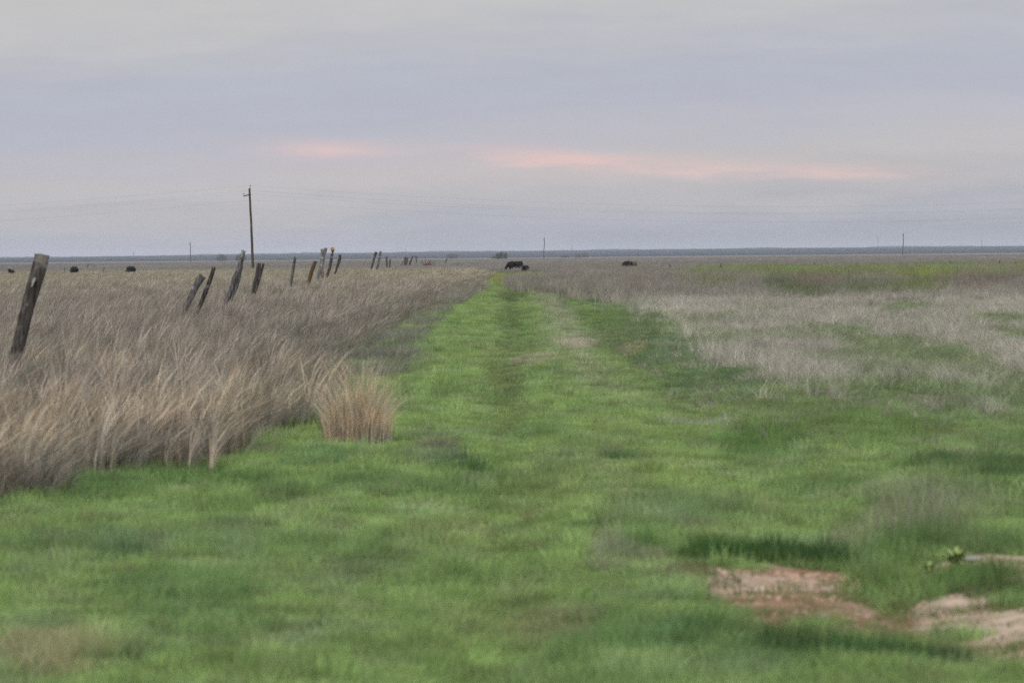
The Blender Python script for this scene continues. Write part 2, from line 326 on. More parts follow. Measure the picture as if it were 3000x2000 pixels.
# short green turf
out = []
for d0, d1, dn, s in ((13, 24, 230, .95), (24, 42, 130, 1.0), (42, 75, 60, 1.15), (75, 140, 26, 1.4), (140, 380, 9, 2.0)):
    X, Y = cand(d0, d1, dn); px, py = project(X, Y, 0 * X)
    j = (fbm(X * 1.3, Y * 1.0, 2, 7.) - .5) * 2.2 * FPX * .35 / Y
    dry = inpoly(px + j, py, LEFT_POLY) | inpoly(px + j, py, RIGHT_POLY)
    k = ~dry | (rng.random(len(X)) < np.where(Y < 60, .45, np.where((Y < 120) & (X > 0), .40, .10)))
    k &= ~(soilmask(X, Y, px, py) & (rng.random(len(X)) > .12 + .6 * sstep(.46, .62, fbm(X * 3.2, Y * 2.2, 3, 52.))))
    X, Y, px, py = X[k], Y[k], px[k], py[k]
    c, h = greencol(X, Y, px, py); c = c * np.exp(np.clip(rng.normal(0, .27, (len(X), 1)), -.6, .45))
    so_ = soilmask(X, Y, px, py); c[so_] = c[so_] * .45 + np.array([.16, .13, .07]) * .5; tan = rng.random(len(X)) < .05; c[tan] = c[tan] * .35 + np.array([.24, .21, .13]) * .65
    h = np.where(so_, h * .55, h); yg = np.exp(-((px - 1465) / 32) ** 2 - ((py - 822) / 20) ** 2) > .3; c[yg] = np.array([.25, .30, .08])
    h = h * (.6 + .6 * rng.random(len(X)) + .9 * (rng.random(len(X)) < .06)) * (1 + (Y > 140) * .5)
    out.append((np.stack([X, Y, H(X, Y) - .008], -1), np.stack([np.full_like(h, s), np.full_like(h, s), h * s ** .3 * 1.1], -1), c))
P_, S_, C_ = stack(out)
scatter('green_grass', PG, P_, S_, C_, 'short fresh green grass covering the twin-rut farm track from the foreground to the cattle', 'grass')

# tall dry grass left of the track
out = []
for d0, d1, dn, s in ((22, 45, 48, 1.0), (45, 80, 28, 1.05), (80, 140, 13, 1.25), (140, 260, 6, 1.7), (260, 420, 3.0, 2.4)):
    X, Y = cand(d0, d1, dn); px, py = project(X, Y, 0 * X)
    j = (fbm(X * 1.3, Y * 1.0, 2, 7.) - .5) * 2.2 * FPX * .35 / Y
    jb = (fbm(X * .9, Y * .5, 3, 107.) - .5) * 1.5 * FPX * .8 / Y; k = inpoly(px + j + jb + rng.normal(0, .2, len(X)) * FPX / Y, py, LEFT_POLY) & (rng.random(len(X)) < .15 + 1.3 * fbm(X * 2.1, Y * 1.6, 2, 19.)); X, Y, px, py = X[k], Y[k], px[k], py[k]
    n1 = fbm(X * .5, Y * .22, 4, 41.); n2 = fbm(X * 1.9, Y * 1.2, 3, 43.)
    gold = sstep(.44, .66, n1 * .6 + n2 * .4) * sstep(75, 40, Y)
    c = np.array([.245, .230, .194]) * (1 - gold[:, None]) + np.array([.385, .328, .240]) * gold[:, None]
    pk = sstep(.55, .75, n2)[:, None]; c = c * (1 - pk * .6) + np.array([.29, .245, .225]) * pk * .6
    gr = sstep(.62, .8, fbm(X * .7, Y * .1, 3, 47.))[:, None]; c = c * (1 - gr * .5) + np.array([.27, .27, .19]) * gr * .5
    yl = (sstep(105, 260, Y))[:, None] * .5; c = c * (1 - yl) + np.array([.335, .31, .215]) * yl
    c = c * np.exp(np.clip(rng.normal(.02, .30, (len(X), 1)), -.7, .5))
    h = (.50 + .75 * n2) * (.6 + .6 * rng.random(len(X))) * np.where(Y > 260, .85, 1)
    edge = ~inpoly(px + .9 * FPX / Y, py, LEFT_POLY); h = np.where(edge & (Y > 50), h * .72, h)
    c = np.where((edge & (Y > 42))[:, None], c * (.45 + .4 * n2[:, None]) + np.array([.125, .115, .10]) * (.55 - .4 * n2[:, None]), c)  # shade along the track-side margin put into the tuft colour, broken by noise
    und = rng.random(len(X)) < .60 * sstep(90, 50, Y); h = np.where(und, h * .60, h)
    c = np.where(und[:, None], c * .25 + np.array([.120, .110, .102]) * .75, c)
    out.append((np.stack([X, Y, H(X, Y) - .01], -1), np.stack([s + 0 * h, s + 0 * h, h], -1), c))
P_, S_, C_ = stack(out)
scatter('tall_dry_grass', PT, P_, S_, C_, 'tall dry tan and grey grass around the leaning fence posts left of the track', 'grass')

# pale short dry grass right of the track
out = []
for d0, d1, dn, s in ((30, 70, 70, 1.0), (70, 120, 36, 1.2), (120, 220, 14, 1.6), (220, 420, 5.5, 2.3)):
    X, Y = cand(d0, d1, dn); px, py = project(X, Y, 0 * X)
    j = (fbm(X * 1.3, Y * 1.0, 2, 7.) - .5) * 1.2 * FPX * .5 / Y
    k = inpoly(px + j + rng.normal(0, .38, len(X)) * FPX / Y, py - np.abs(rng.normal(0, 14, len(X))) + rng.normal(0, 14, len(X)) * (py > 1000), RIGHT_POLY); hol = sstep(.46, .62, fbm(X * .75, Y * .16, 3, 61.)) * (Y < 130) * (.55 + .45 * sstep(2200, 2700, px)); hol = np.clip(hol + sstep(930, 1130, py) * sstep(2250, 2650, px) * sstep(.40, .58, fbm(X * 1.1, Y * .25, 3, 63.)) * .9, 0, 1)
    k &= rng.random(len(X)) > hol * .6
    tr = inpoly(px, py, TRANS); k |= tr & (rng.random(len(X)) < .5 * sstep(.35, .6, fbm(X * .9, Y * .3, 3, 29.)))
    # scattered straw tufts in the verge
    so2 = (X > 2.0) & (rng.random(len(X)) < .05) & (Y < 75) & ~k; k |= so2
    X, Y, px, py, hol, tr, so2 = X[k], Y[k], px[k], py[k], hol[k], tr[k], so2[k]; n1 = fbm(X * .4, Y * .12, 4, 71.)
    c = np.array([.355, .338, .290]) * (.8 + .45 * n1[:, None]); gh = (hol * .8)[:, None]; c = c * (1 - gh) + np.array([.17, .23, .105]) * gh; c = np.where(tr[:, None], np.array([.20, .205, .165]), c)
    fr = sstep(118, 150, Y)[:, None]; c = c * (1 - fr) + np.array([.245, .228, .196]) * (.8 + .4 * n1[:, None]) * fr
    yg = (.35 + .65 * sstep(.38, .6, fbm(X * .3, Y * .05, 3, 73.))) * sstep(165, 235, Y) * sstep(1900, 2250, px + 500 * (fbm(X * .3, Y * .02, 2, 74.) - .5)); yg = yg[:, None] * .85
    c = c * (1 - yg) + np.array([.190, .230, .085]) * yg
    cwm = ((X - .6) / 4.2) ** 2 + ((Y - 345) / 30) ** 2 < 1; c = np.where(cwm[:, None], np.array([.19, .235, .06]), c)
    st = (Y > 305 + 30 * fbm(X * .2, 0 * X, 2, 3.)) & (Y < 374) & (X > 14); stn = sstep(.3, .6, fbm(X * .15, Y * .03, 3, 75.))[:, None]
    c = np.where(st[:, None], (np.array([.23, .29, .035]) * (1 - stn) + np.array([.15, .32, .03]) * stn), c)
    for (cx, cy, rx, ry, pc) in ((2290, 862, 60, 18, (.06, .085, .04)), (2370, 872, 60, 14, (.07, .095, .04)), (2720, 835, 60, 26, (.15, .20, .04)), (2690, 862, 90, 14, (.10, .13, .045)), (2840, 850, 150, 16, (.12, .105, .085)), (2400, 850, 80, 20, (.13, .11, .09)), (1870, 848, 40, 6, (.13, .11, .09)), (2520, 868, 60, 14, (.08, .11, .05)), (2100, 858, 60, 12, (.12, .13, .07))):
        q = ((px - cx) / rx) ** 2 + ((py - cy) / ry) ** 2 + (rng.random(len(X)) - .5) * 2.4 + (fbm(X * 1.2, Y * .3, 3, 44.) - .5) * 2; mm = (sstep(1.3, .5, q) * .85)[:, None]; c = c * (1 - mm) + np.array(pc) * 1.5 * mm
    c = c * np.exp(np.clip(rng.normal(0, .28, (len(X), 1)), -.6, .4))
    cl_ = fbm(X * 1.5, Y * .9, 3, 111.); h = (.35 + 1.5 * cl_) * (.7 + .5 * rng.random(len(X))) * (1 + .9 * sstep(118, 160, Y)) * np.where(cwm, .35, 1) * np.where((np.abs(X) < 4) & (Y > 235) & (Y < 330), .6, 1) * np.where(st, .75, 1) * (1 - .45 * hol) * np.where(tr, .7, 1) * np.where(so2, .5, 1); c = np.where(so2[:, None], c * .75, c)
    out.append((np.stack([X, Y, H(X, Y) - .01], -1), np.stack([s + 0 * h, s + 0 * h, h], -1), c))
P_, S_, C_ = stack(out)
scatter('pale_dry_grass', PS, P_, S_, C_, 'low pale grey dry grass with greener patches right of the track', 'grass')

# the far pasture
out = []
for d0, d1, dn, s in ((345, 700, .30, 1.0), (700, 1700, .075, 1.9)):
    X, Y = cand(d0, d1, dn, .150); px, py = project(X, Y, 0 * X); n1 = fbm(X * .03, Y * .012, 4, 81.)
    c = np.array([.235, .225, .205]) * (.82 + .4 * n1[:, None])
    lf = (sstep(0, -30, X) * sstep(620, 380, Y))[:, None] * .6; c = c * (1 - lf) + np.array([.33, .31, .22]) * lf
    # bright green strip across the right side
    st = (Y < 374) & (X > 12 + 22 * (Y - 352) / 90 * 0 + 8 * fbm(Y * .03, X * .02, 2, 5.)) & (fbm(X * .1, Y * .03, 3, 88.) > .36); st = st[:, None]
    c = np.where(st, np.array([.17, .29, .03]) * (.8 + .6 * fbm(X * .12, Y * .05, 3, 85.)[:, None]), c)
    cw = (((X - 0) / 5.5) ** 2 + ((Y - 352) / 16) ** 2 < 1); c[cw] = np.array([.19, .235, .07])
    c = c * (.85 + .3 * rng.random((len(X), 1)))
    h = (.8 + .4 * n1) * (.8 + .4 * rng.random(len(X))) * np.where(cw, .35, 1) * np.where(st[:, 0], .6, 1)
    k = ~((np.abs(X - 1) < 2.2) & (Y < 350))
    o_ = (np.stack([X, Y, H(X, Y) - .01], -1), np.stack([s + 0 * h, s + 0 * h, h], -1), c); out.append(tuple(q[k] for q in o_))
P_, S_, C_ = stack(out)
scatter('far_pasture_grass', PF, P_, S_, C_, 'brown dry pasture grass stretching flat from the cattle to the hazy horizon', 'grass')

# lone tall stalks
out = []
X = np.concatenate([(rng.random(190) * 1200 + 1950), (rng.random(60) * 1200 + 0)]); Y = np.concatenate([150 + 170 * rng.random(190), 250 + 150 * rng.random(60)])
X = (X - 1500) / FPX * Y; n = len(X); h = .55 + .5 * rng.random(n)
c = np.where(rng.random((n, 1)) < .5, np.array([.07, .06, .045]), np.array([.17, .16, .08]))
scatter('tall_weed_stalks', PW, np.stack([X, Y, H(X, Y)], -1), np.stack([h, h, h], -1), c, 'thin tall weed stalks rising above the dry grass on both sides', 'weeds')

# ------------------------------------------------------------------ weathered posts
def tube(pts, rad, sides=14, seed=0, groove=.16, jag=.06, flat=1.0, wob=.08):
    r = np.random.default_rng(seed); g = 1 + (r.random(sides) - .5) * 2 * groove; V = []; F = []; n = len(pts)
    jt = (r.random(sides)) * jag
    for i, (P, R) in enumerate(zip(pts, rad)):
        t = (pts[min(i + 1, n - 1)] - pts[max(i - 1, 0)]).normalized(); u = Vector((1, 0, 0)) - t * t.x; u.normalize(); v = t.cross(u)
        gi = g * (1 + (r.random(sides) - .5) * wob)
        for k in range(sides):
            a = 2 * math.pi * k / sides; q = P + u * (math.cos(a) * R * gi[k]) + v * (math.sin(a) * R * gi[k] * flat)
            if i == n - 1: q = q + t * jt[k]
            V.append(q)
        if i:
            for k in range(sides):
                a0 = (i - 1) * sides + k; a1 = (i - 1) * sides + (k + 1) % sides; F.append((a0, a1, a1 + sides, a0 + sides))
    V.append(pts[-1] - (pts[-1] - pts[-2]).normalized() * .01); c = len(V) - 1; b = (n - 1) * sides
    for k in range(sides): F.append((b + k, b + (k + 1) % sides, c))
    V.append(pts[0]); c = len(V) - 1
    for k in range(sides): F.append(((k + 1) % sides, k, c))
    return V, F
def resample(pts, rad, n=14):
    P = []; R = []; m = len(pts) - 1
    for i in range(n + 1):
        u = i / n * m; k = min(int(u), m - 1); f = u - k
        p0 = pts[max(k - 1, 0)]; p1 = pts[k]; p2 = pts[k + 1]; p3 = pts[min(k + 2, m)]
        P.append(.5 * ((2 * p1) + (p2 - p0) * f + (2 * p0 - 5 * p1 + 4 * p2 - p3) * f * f + (3 * p1 - p0 - 3 * p2 + p3) * f ** 3)); R.append(rad[k] * (1 - f) + rad[k + 1] * f)
    return P, R
PG_ = 'weathered fence posts along the left side of the track'
def px_chain(pts, d, base=None, ground_ext=True):
    # pts: (px, py, width px) from top to bottom
    P = [W(x, y, d) for x, y, w in pts][::-1]; R = [w / 2 * d / FPX for x, y, w in pts][::-1]
    if ground_ext:
        t = (P[0] - P[1]).normalized(); z0 = Hs(P[0].x, d) - .15
        q = P[0] + t * ((z0 - P[0].z) / t.z); P.insert(0, q); R.insert(0, R[0])
    for i, p in enumerate(P): p.y += (i - len(P) / 2) * .03
    return P, R
def post(label, pts, gt=.5, mat=0, seed=0, extra=None, d=None, group=PG_, name='fence_post', cat='fence post', flat=.8, sides=14, wob=.12, jag=.06):
    x, y, w = pts[-1]; d = d or G(x, y, gt).y
    P, R = px_chain(pts, d); base = P[0].copy(); base.z = Hs(base.x, d)
    P2, R2 = resample([p - base for p in P], R); V, F = tube(P2, R2, sides, seed, flat=flat, wob=wob, jag=jag)
    V = list(V)
    for ex in (extra or []):
        Pe, Re = px_chain(ex, d - .03); Pe, Re = resample([p - base for p in Pe], Re, 9); v2, f2 = tube(Pe, Re, 9, seed + 5, groove=.3, flat=.7)
        F += [tuple(i + len(V) for i in f) for f in f2]; V += list(v2)
    o = mesh_obj(name, V, F, WOOD[mat], loc=base); tag(o, label, cat, group); return o, d, base
p1, d1, b1 = post('thickest fence post, nearest the camera, leaning right at the left edge with flat sawn top',
     [(122, 749, 46), (114, 790, 46), (96, 850, 45), (82, 905, 41), (66, 975, 42), (50, 1040, 38)], gt=.52, mat=1, seed=3,
     extra=[[(84, 868, 9), (66, 920, 13), (56, 965, 11), (48, 1010, 9)]], flat=.7, wob=.1, jag=.015)
# pale scar on it
v = []; f = []
c0 = W(97, 826, d1 - .115) - b1
for k in range(12):
    a = 2 * math.pi * k / 12; rr = .017 * (1 + .3 * math.sin(3 * a)); v.append(c0 + Vector((math.cos(a) * rr + math.sin(a) * .02, 0, math.sin(a) * .06)))
v += [q + Vector((0, .05, 0)) for q in v]; f = [tuple(range(12))[::-1], tuple(range(12, 24))] + [(k, (k + 1) % 12, 12 + (k + 1) % 12, 12 + k) for k in range(12)]
sc0 = mesh_obj('pale_scar', v, f, plain('bare_wood', (.30, .29, .28)), p1); sc0['label'] = 'pale bare wood scar'
post('grey post with a round split head, leftmost of the leaning pair in the grass', [(592, 812, 22), (578, 832, 21), (560, 870, 17), (540, 912, 17)], gt=.5, mat=0, seed=11)
post('slim brown post leaning right, right one of the close leaning pair', [(625, 787, 11), (617, 815, 12), (600, 860, 13), (582, 905, 12)], gt=.5, mat=1, seed=12)
post('tall split grey post with narrow crooked top and a second plank below', [(712, 738, 11), (706, 765, 13), (701, 790, 17), (690, 815, 20), (675, 860, 16), (656, 895, 12)], gt=.48, mat=0, seed=13,
     extra=[[(704, 792, 9), (698, 830, 9), (686, 860, 7), (676, 885, 6)]])
post('black forked post with two tips and a pale split, right of the tall split post', [(758, 774, 11), (755, 800, 13), (746, 835, 12), (738, 865, 8)], gt=.48, mat=1, seed=14,
     extra=[[(771, 775, 7), (763, 805, 8), (753, 840, 8), (745, 865, 6)]])
post('lone slim dark post between the forked post and the rust-stained post', [(864, 756, 8), (859, 785, 9), (855, 815, 8), (852, 842, 6)], gt=.48, mat=0, seed=15)
post('short post stained rusty orange along its left side', [(923, 767, 10), (915, 790, 11), (908, 815, 11), (902, 836, 8)], gt=.48, mat=2, seed=16)
post('tall pale grey post with a knobbly forked head', [(954, 728, 9), (948, 745, 12), (943, 770, 11), (936, 795, 11), (928, 822, 9)], gt=.45, mat=3, seed=17,
     extra=[[(943, 731, 7), (945, 742, 8), (945, 752, 7)]])
o, dy, by = post('slim dark post topped by a round yellow cap', [(974, 741, 5), (972, 752, 8), (967, 780, 9), (961, 800, 8), (957, 818, 7)], gt=.45, mat=1, seed=18)
bm = bmesh.new(); bmesh.ops.create_uvsphere(bm, u_segments=16, v_segments=10, radius=1)
for q in bm.verts:
    q.co.x *= .115; q.co.y *= .115; q.co.z *= .165
    if q.co.z > .09: q.co.z = .09 + (q.co.z - .09) * .6
me = bpy.data.meshes.new('yellow_cap'); bm.to_mesh(me); bm.free(); me.polygons.foreach_set('use_smooth', [True] * len(me.polygons))
mm, nt, oo = newmat('cap_yellow'); tc = N(nt, 'ShaderNodeTexCoord'); nn = N(nt, 'ShaderNodeTexNoise'); nn.inputs['Scale'].default_value = 7
r = ramp(nt, [(.42, (.03, .025, .012)), (.56, (.42, .25, .03))]); pp = N(nt, 'ShaderNodeBsdfPrincipled'); pp.inputs['Roughness'].default_value = .45
nt.links.new(tc.outputs['Object'], nn.inputs[0]); nt.links.new(nn.outputs[0], r.inputs[0]); nt.links.new(r.outputs[0], pp.inputs[0]); nt.links.new(pp.outputs[0], oo.inputs[0])
me.materials.append(mm); cp = bpy.data.objects.new('yellow_cap', me); COL.objects.link(cp); cp.parent = o; cp.location = W(974.5, 731, dy) - by; cp['label'] = 'round yellow cap'
post('dark brown post just right of the yellow-capped post', [(996, 748, 8), (993, 765, 9), (986, 787, 7), (979, 806, 5)], gt=.45, mat=1, seed=19)
post('dark post with thick rounded head, left one of the mid-distance pair', [(1102, 739, 8), (1098, 752, 7), (1093, 770, 6), (1087, 790, 5)], gt=.42, mat=1, seed=20)
post('greyer taller post, right one of the mid-distance pair', [(1115, 737, 6), (1112, 755, 6), (1108, 772, 7), (1103, 792, 6)], gt=.42, mat=0, seed=21)
post('upright brown post right of the mid-distance pair', [(1133, 753, 5), (1133, 765, 5.5), (1134, 784, 4.5)], gt=.4, mat=1, seed=22)
post('short dark upright stub beside the upright brown post', [(1143, 761, 4.5), (1142, 772, 4.5), (1141, 785, 4)], gt=.4, mat=1, seed=23)
post('leftmost dark post of the far cluster of posts', [(1187, 753, 5.5), (1187, 763, 6), (1185, 778, 5)], gt=.4, mat=1, seed=24, extra=[[(1181, 765, 3), (1179, 770, 3), (1176, 776, 2.5)]])
post('brown post touching the leftmost post of the far cluster', [(1194, 754, 5), (1192, 766, 6), (1189, 778, 5)], gt=.4, mat=2, seed=25)
post('dark post leaning strongly right in the far cluster', [(1210, 751, 4), (1205, 760, 5), (1199, 778, 6)], gt=.4, mat=1, seed=26)
xp, xd, xb = post('post with a bent crosspiece nailed at its top in the far cluster', [(1218, 752, 4), (1220, 762, 5), (1219, 773, 4)], gt=.4, mat=0, seed=27)
Pc, Rc = px_chain([(1225, 755, 2.6), (1221, 751, 3), (1216, 750, 2.6)], xd - .12, ground_ext=False); Pc, Rc = resample([p - xb for p in Pc], Rc, 6)
V, F = tube(Pc, Rc, 8, 3); mesh_obj('crosspiece', V, F, WOOD[0], xp)
post('tiny pale stub right of the far cluster of posts', [(1235, 760, 3), (1235, 765, 3.5), (1236, 771, 3)], gt=.4, mat=3, seed=28)
post('squat pale post right of the reddish brush pile', [(1271, 764, 5), (1272, 770, 6), (1273, 778, 6)], gt=.4, mat=3, seed=29)
post('last slim dark post leaning right at the far end of the fence line', [(1309, 757, 3), (1307, 764, 3.5), (1304, 772, 3)], gt=.4, mat=1, seed=30)
post('small grey stub in the grass beyond the last leaning post', [(1340, 771, 4), (1341, 775, 4), (1342, 778, 4)], gt=.4, mat=0, seed=31)
# fence across the far right pasture
RP = [(1963, 775, 786, 'leftmost'), (2112, 774, 785, 'second from left'), (2385, 770, 777, 'third from left'), (2513, 770, 776, 'fourth from left'), (2783, 764, 773, 'fifth from left'), (2928, 764, 772, 'rightmost')]
for i, (x, y0, y1, w_) in enumerate(RP):
    post(f'small dark post {w_} of the row crossing the right-hand pasture', [(x + (i % 3) - 1, y0, 3), (x, (y0 + y1) / 2, 3.4), (x, y1, 3)], gt=.45, mat=1, seed=40 + i, group='small posts across the right-hand pasture')
LP = [(302, 784, 799, 'leaning thin stake between the two left-hand black cattle'), (256, 774, 786, 'thin upright stake right of the leftmost standing cow'), (188, 784, 797, 'short thin stake left of the leftmost standing cow')]
for i, (x, y0, y1, lb) in enumerate(LP):
    post(lb, [(x + 3 - i, y0, 1.8), (x + 1, (y0 + y1) / 2, 2), (x, y1, 1.8)], gt=.45, mat=1, seed=50 + i, group='thin stakes in the left pasture', name='fence_stake', cat='stake')

# brush pile: splayed dead sticks
d = G(1250, 778, .4).y; base = W(1250, 778, d); base.z = Hs(base.x, d)
V = []; F = []
for i in range(46):
    a = random.uniform(-1, 1); L_ = random.uniform(.5, 1.3); st = Vector((random.uniform(-.45, .45), random.uniform(-.3, .3), 0)); t = Vector((a * .9, random.uniform(-.3, .3), 1)).normalized()
    if i == 0: st = Vector((-.1, 0, 0)); t = Vector((-.08, 0, 1)).normalized(); L_ = 1.75
    if i == 1: t = Vector((.45, 0, .9)).normalized(); L_ = 1.4
    pts = [st + t * (L_ * u) + Vector((random.uniform(-.04, .04), 0, 0)) for u in (0, .35, .7, 1)]
    v2, f2 = tube(pts, [.05, .045, .035, .015], 6, i); F += [tuple(k + len(V) for k in f) for f in f2]; V += v2
tag(mesh_obj('brush_pile', V, F, wood_mat('red_dead_wood', (.04, .025, .016), (.14, .07, .045), (.2, .11, .07)), loc=base), 'reddish brown pile of dead brush at the far end of the fence line', 'brush pile')

# ------------------------------------------------------------------ utility poles and power lines
metal = plain('grey_porcelain', (.12, .12, .13), .5)
DP = G(741, 785, .4).y
def pole(label, topx, topy, basex, d, rtop=.14, rbot=.19, detail=True, group='utility poles', wob_px=1.6, seed=0, arm=True):
    base = W(basex, 780, d); base.z = Hs(base.x, d); top = W(topx, topy, d); r = random.Random(seed)
    root = empty('utility_pole', base); tag(root, label, 'utility pole', group)
    P = []
    for i in range(13):
        u = i / 12; q = base.lerp(top, u) - base; q.x += math.sin(u * 9 + seed) * wob_px * d / FPX * .25 + (r.random() - .5) * .03; P.append(q)
    P[0].z -= .4
    V, F = tube(P, [rbot + (rtop - rbot) * i / 12 for i in range(13)], 12, seed, groove=.05, jag=.03, wob=.05)
    mesh_obj('pole', V, F, WOOD[4], root)
    t = top - base
    # top pin and insulator
    V, F = tube([t + Vector((.08, 0, -.15)), t + Vector((.10, 0, .28)), t + Vector((.10, 0, .42)), t + Vector((.10, 0, .46))], [.035, .035, .09, .05], 8, 1, groove=0, jag=0, wob=0)
    mesh_obj('top_insulator', V, F, metal, root)
    if arm:
        z = -.95; V, F = tube([t + Vector((.22, -.2, z + .16)), t + Vector((-.35, -.2, z)), t + Vector((-.85, -.2, z - .14))], [.075, .075, .075], 4, 2, groove=0, jag=0, wob=0)
        mesh_obj('crossarm', V, F, WOOD[1], root)
        V, F = tube([t + Vector((-.78, -.2, z - .08)), t + Vector((-.78, -.2, z + .12)), t + Vector((-.78, -.2, z + .24)), t + Vector((-.78, -.2, z + .3))], [.03, .03, .085, .05], 8, 2, groove=0, jag=0, wob=0)
        mesh_obj('arm_insulator', V, F, metal, root)
    return root, base, top
root, pb, ptop = pole('tall near brown utility pole with short crossarm standing in the left field', 731, 552, 742, DP, detail=True, seed=3)
wm = plain('dark_wire', (.05, .05, .055), .6)
def wire(label, off, sag, span=165.0, r=.0045):
    V = []; F = []; a = ptop + Vector(off); n = 60; idx = 0; sides = 5
    pts = []
    for s in (-1, 1):
        seg = [(a + Vector((s * span * u, 0, -4 * sag * u * (1 - u)))) for u in [k / n for k in range(0, n + 1)]]
        pts = (seg[::-1][:-1] if s == -1 else pts) + (seg if s == 1 else [])
    for i, q in enumerate(pts):
        for k in range(sides):
            an = 2 * math.pi * k / sides; V.append(q - a + Vector((0, math.cos(an) * r, math.sin(an) * r)))
        if i:
            for k in range(sides): a0 = (i - 1) * sides + k; a1 = (i - 1) * sides + (k + 1) % sides; F.append((a0, a1, a1 + sides, a0 + sides))
    tag(mesh_obj('power_line', V, F, wm, loc=a), label, 'power line', 'power lines strung from the tall pole')
wire('topmost thin power line passing over the tip of the tall pole', (.10, 0, .42), 3.7)
wire('second power line down, fixed to the back of the tall pole', (.18, .2, -.25), 3.9)
wire('third power line down, carried on the crossarm of the tall pole', (-.78, -.2, -.72), 3.6)
wire('lowest thin power line on the tall pole', (.16, -.16, -1.62), 3.8)
pole('left distant small utility pole on the horizon, left of the tall pole', 557, 710, 559, 2050, .17, .24, seed=7, wob_px=2.4)
pole('central distant small utility pole on the horizon, right of the grazing cow and calf', 1595, 697, 1593, 2050, .17, .24, seed=8, wob_px=2.4)
pole('right-hand distant small utility pole on the horizon above the green strip', 2647, 684, 2645, 2050, .17, .24, seed=9, wob_px=2.4)
FPz = [(391, 739, 'faint hazy far utility pole left of the left distant pole'), (1188, 728, 'faint far utility pole above the far cluster of fence posts'), (2572, 694, 'faint hazy utility pole just left of the right-hand distant pole'), (2877, 703, 'faint hazy far utility pole near the right edge'), (1675, 716, 'faint far utility pole right of the central distant pole')]
for i, (x, y, lb) in enumerate(FPz):
    pole(lb, x, y, x, 4300 if i not in (0,) else 3300, .16, .2, seed=20 + i, group='faint far utility poles', wob_px=1)

# ------------------------------------------------------------------ cattle
def cow_mesh(name, mat, pose='graze', s=1.0, lie=False):
    V = []; F = []
    def add(pts, rad, flat=1.0, sides=14):
        v2, f2 = tube([Vector(p) for p in pts], rad, sides, 1, groove=0, jag=0, wob=0, flat=flat)
        nonlocal V, F
        F += [tuple(k + len(V) for k in f) for f in f2]; V += list(v2)
    lift = -.62 if lie else 0
    # trunk facing -X
    b = [(.98, 0, 1.12), (.90, 0, 1.06), (.72, 0, 1.00), (.40, 0, .95), (.05, 0, .90), (-.30, 0, .90), (-.58, 0, .95), (-.80, 0, 1.02), (-.92, 0, 1.05)]
    add([(x, y, z + lift) for x, y, z in b], [.12, .26, .33, .36, .40, .39, .36, .27, .16], .80)
    add([(-.62, 0, 1.22 + lift), (-.4, 0, 1.25 + lift), (-.1, 0, 1.2 + lift)], [.08, .11, .08])
    add([(.62, 0, 1.2 + lift), (.86, 0, 1.22 + lift), (1.0, 0, 1.15 + lift)], [.08, .14, .08])
    if pose == 'graze': hd = [(-.70, 0, 1.05), (-.95, 0, .92), (-1.15, 0, .68), (-1.24, 0, .52), (-1.30, 0, .36), (-1.34, 0, .22), (-1.35, 0, .14)]; hr = [.27, .21, .16, .155, .125, .085, .06]
    else: hd = [(-.70, 0, 1.08), (-.92, 0, 1.22), (-1.05, 0, 1.34), (-1.18, 0, 1.36), (-1.34, 0, 1.28), (-1.48, 0, 1.19), (-1.53, 0, 1.15)]; hr = [.27, .20, .15, .155, .125, .09, .06]
    add([(x, y, z + lift) for x, y, z in hd], hr, .85)
    ex, _, ez = hd[2] if pose == 'graze' else hd[2]; ez += lift
    for sy in (-1, 1): add([(ex, sy * .10, ez + .02), (ex - .01, sy * .20, ez + .05), (ex - .02, sy * .33, ez + .03)], [.035, .065, .02], 1, 8)
    add([(1.0, 0, 1.16 + lift), (1.09, 0, 1.02 + lift), (1.09, .02, .75 + max(lift, -.5)), (1.07, .03, .45), (1.07, .03, .30)], [.045, .035, .028, .045, .02], 1, 8)
    if not lie:
        add([(.34, 0, .66), (.48, 0, .58), (.60, 0, .64)], [.08, .13, .08])
        for sy in (-1, 1):
            fx = -.62 + .10 * sy
            add([(-.60, sy * .17, .95), (-.60, sy * .20, .70), (fx, sy * .19, .48), (fx - .02, sy * .18, .28), (fx, sy * .18, .12), (fx - .04, sy * .18, .0)], [.19, .12, .085, .055, .055, .07], 1, 10)
            hx = .80 + .08 * sy
            add([(.72, sy * .16, 1.0), (.74, sy * .20, .78), (hx - .12, sy * .20, .60), (hx + .06, sy * .19, .44), (hx + .02, sy * .18, .20), (hx - .05, sy * .18, .0)], [.24, .20, .12, .075, .055, .07], 1, 10)
    else:
        for sy in (-1, 1):
            add([(-.6, sy * .25, .2), (-.85, sy * .3, .12), (-.6, sy * .34, .07)], [.1, .07, .06], 1, 8); add([(.6, sy * .28, .25), (.3, sy * .36, .14), (.6, sy * .4, .07)], [.16, .1, .06], 1, 8)
    me = bpy.data.meshes.new(name); me.from_pydata([tuple(v * s) for v in map(Vector, V)], [], F); me.update(); me.materials.append(mat)
    o = bpy.data.objects.new(name, me); COL.objects.link(o)
    md = o.modifiers.new('one_skin', 'REMESH'); md.mode = 'VOXEL'; md.voxel_size = .032 * s; md.use_smooth_shade = True
    sm = o.modifiers.new('soften', 'SMOOTH'); sm.iterations = 3; sm.factor = .5
    return o
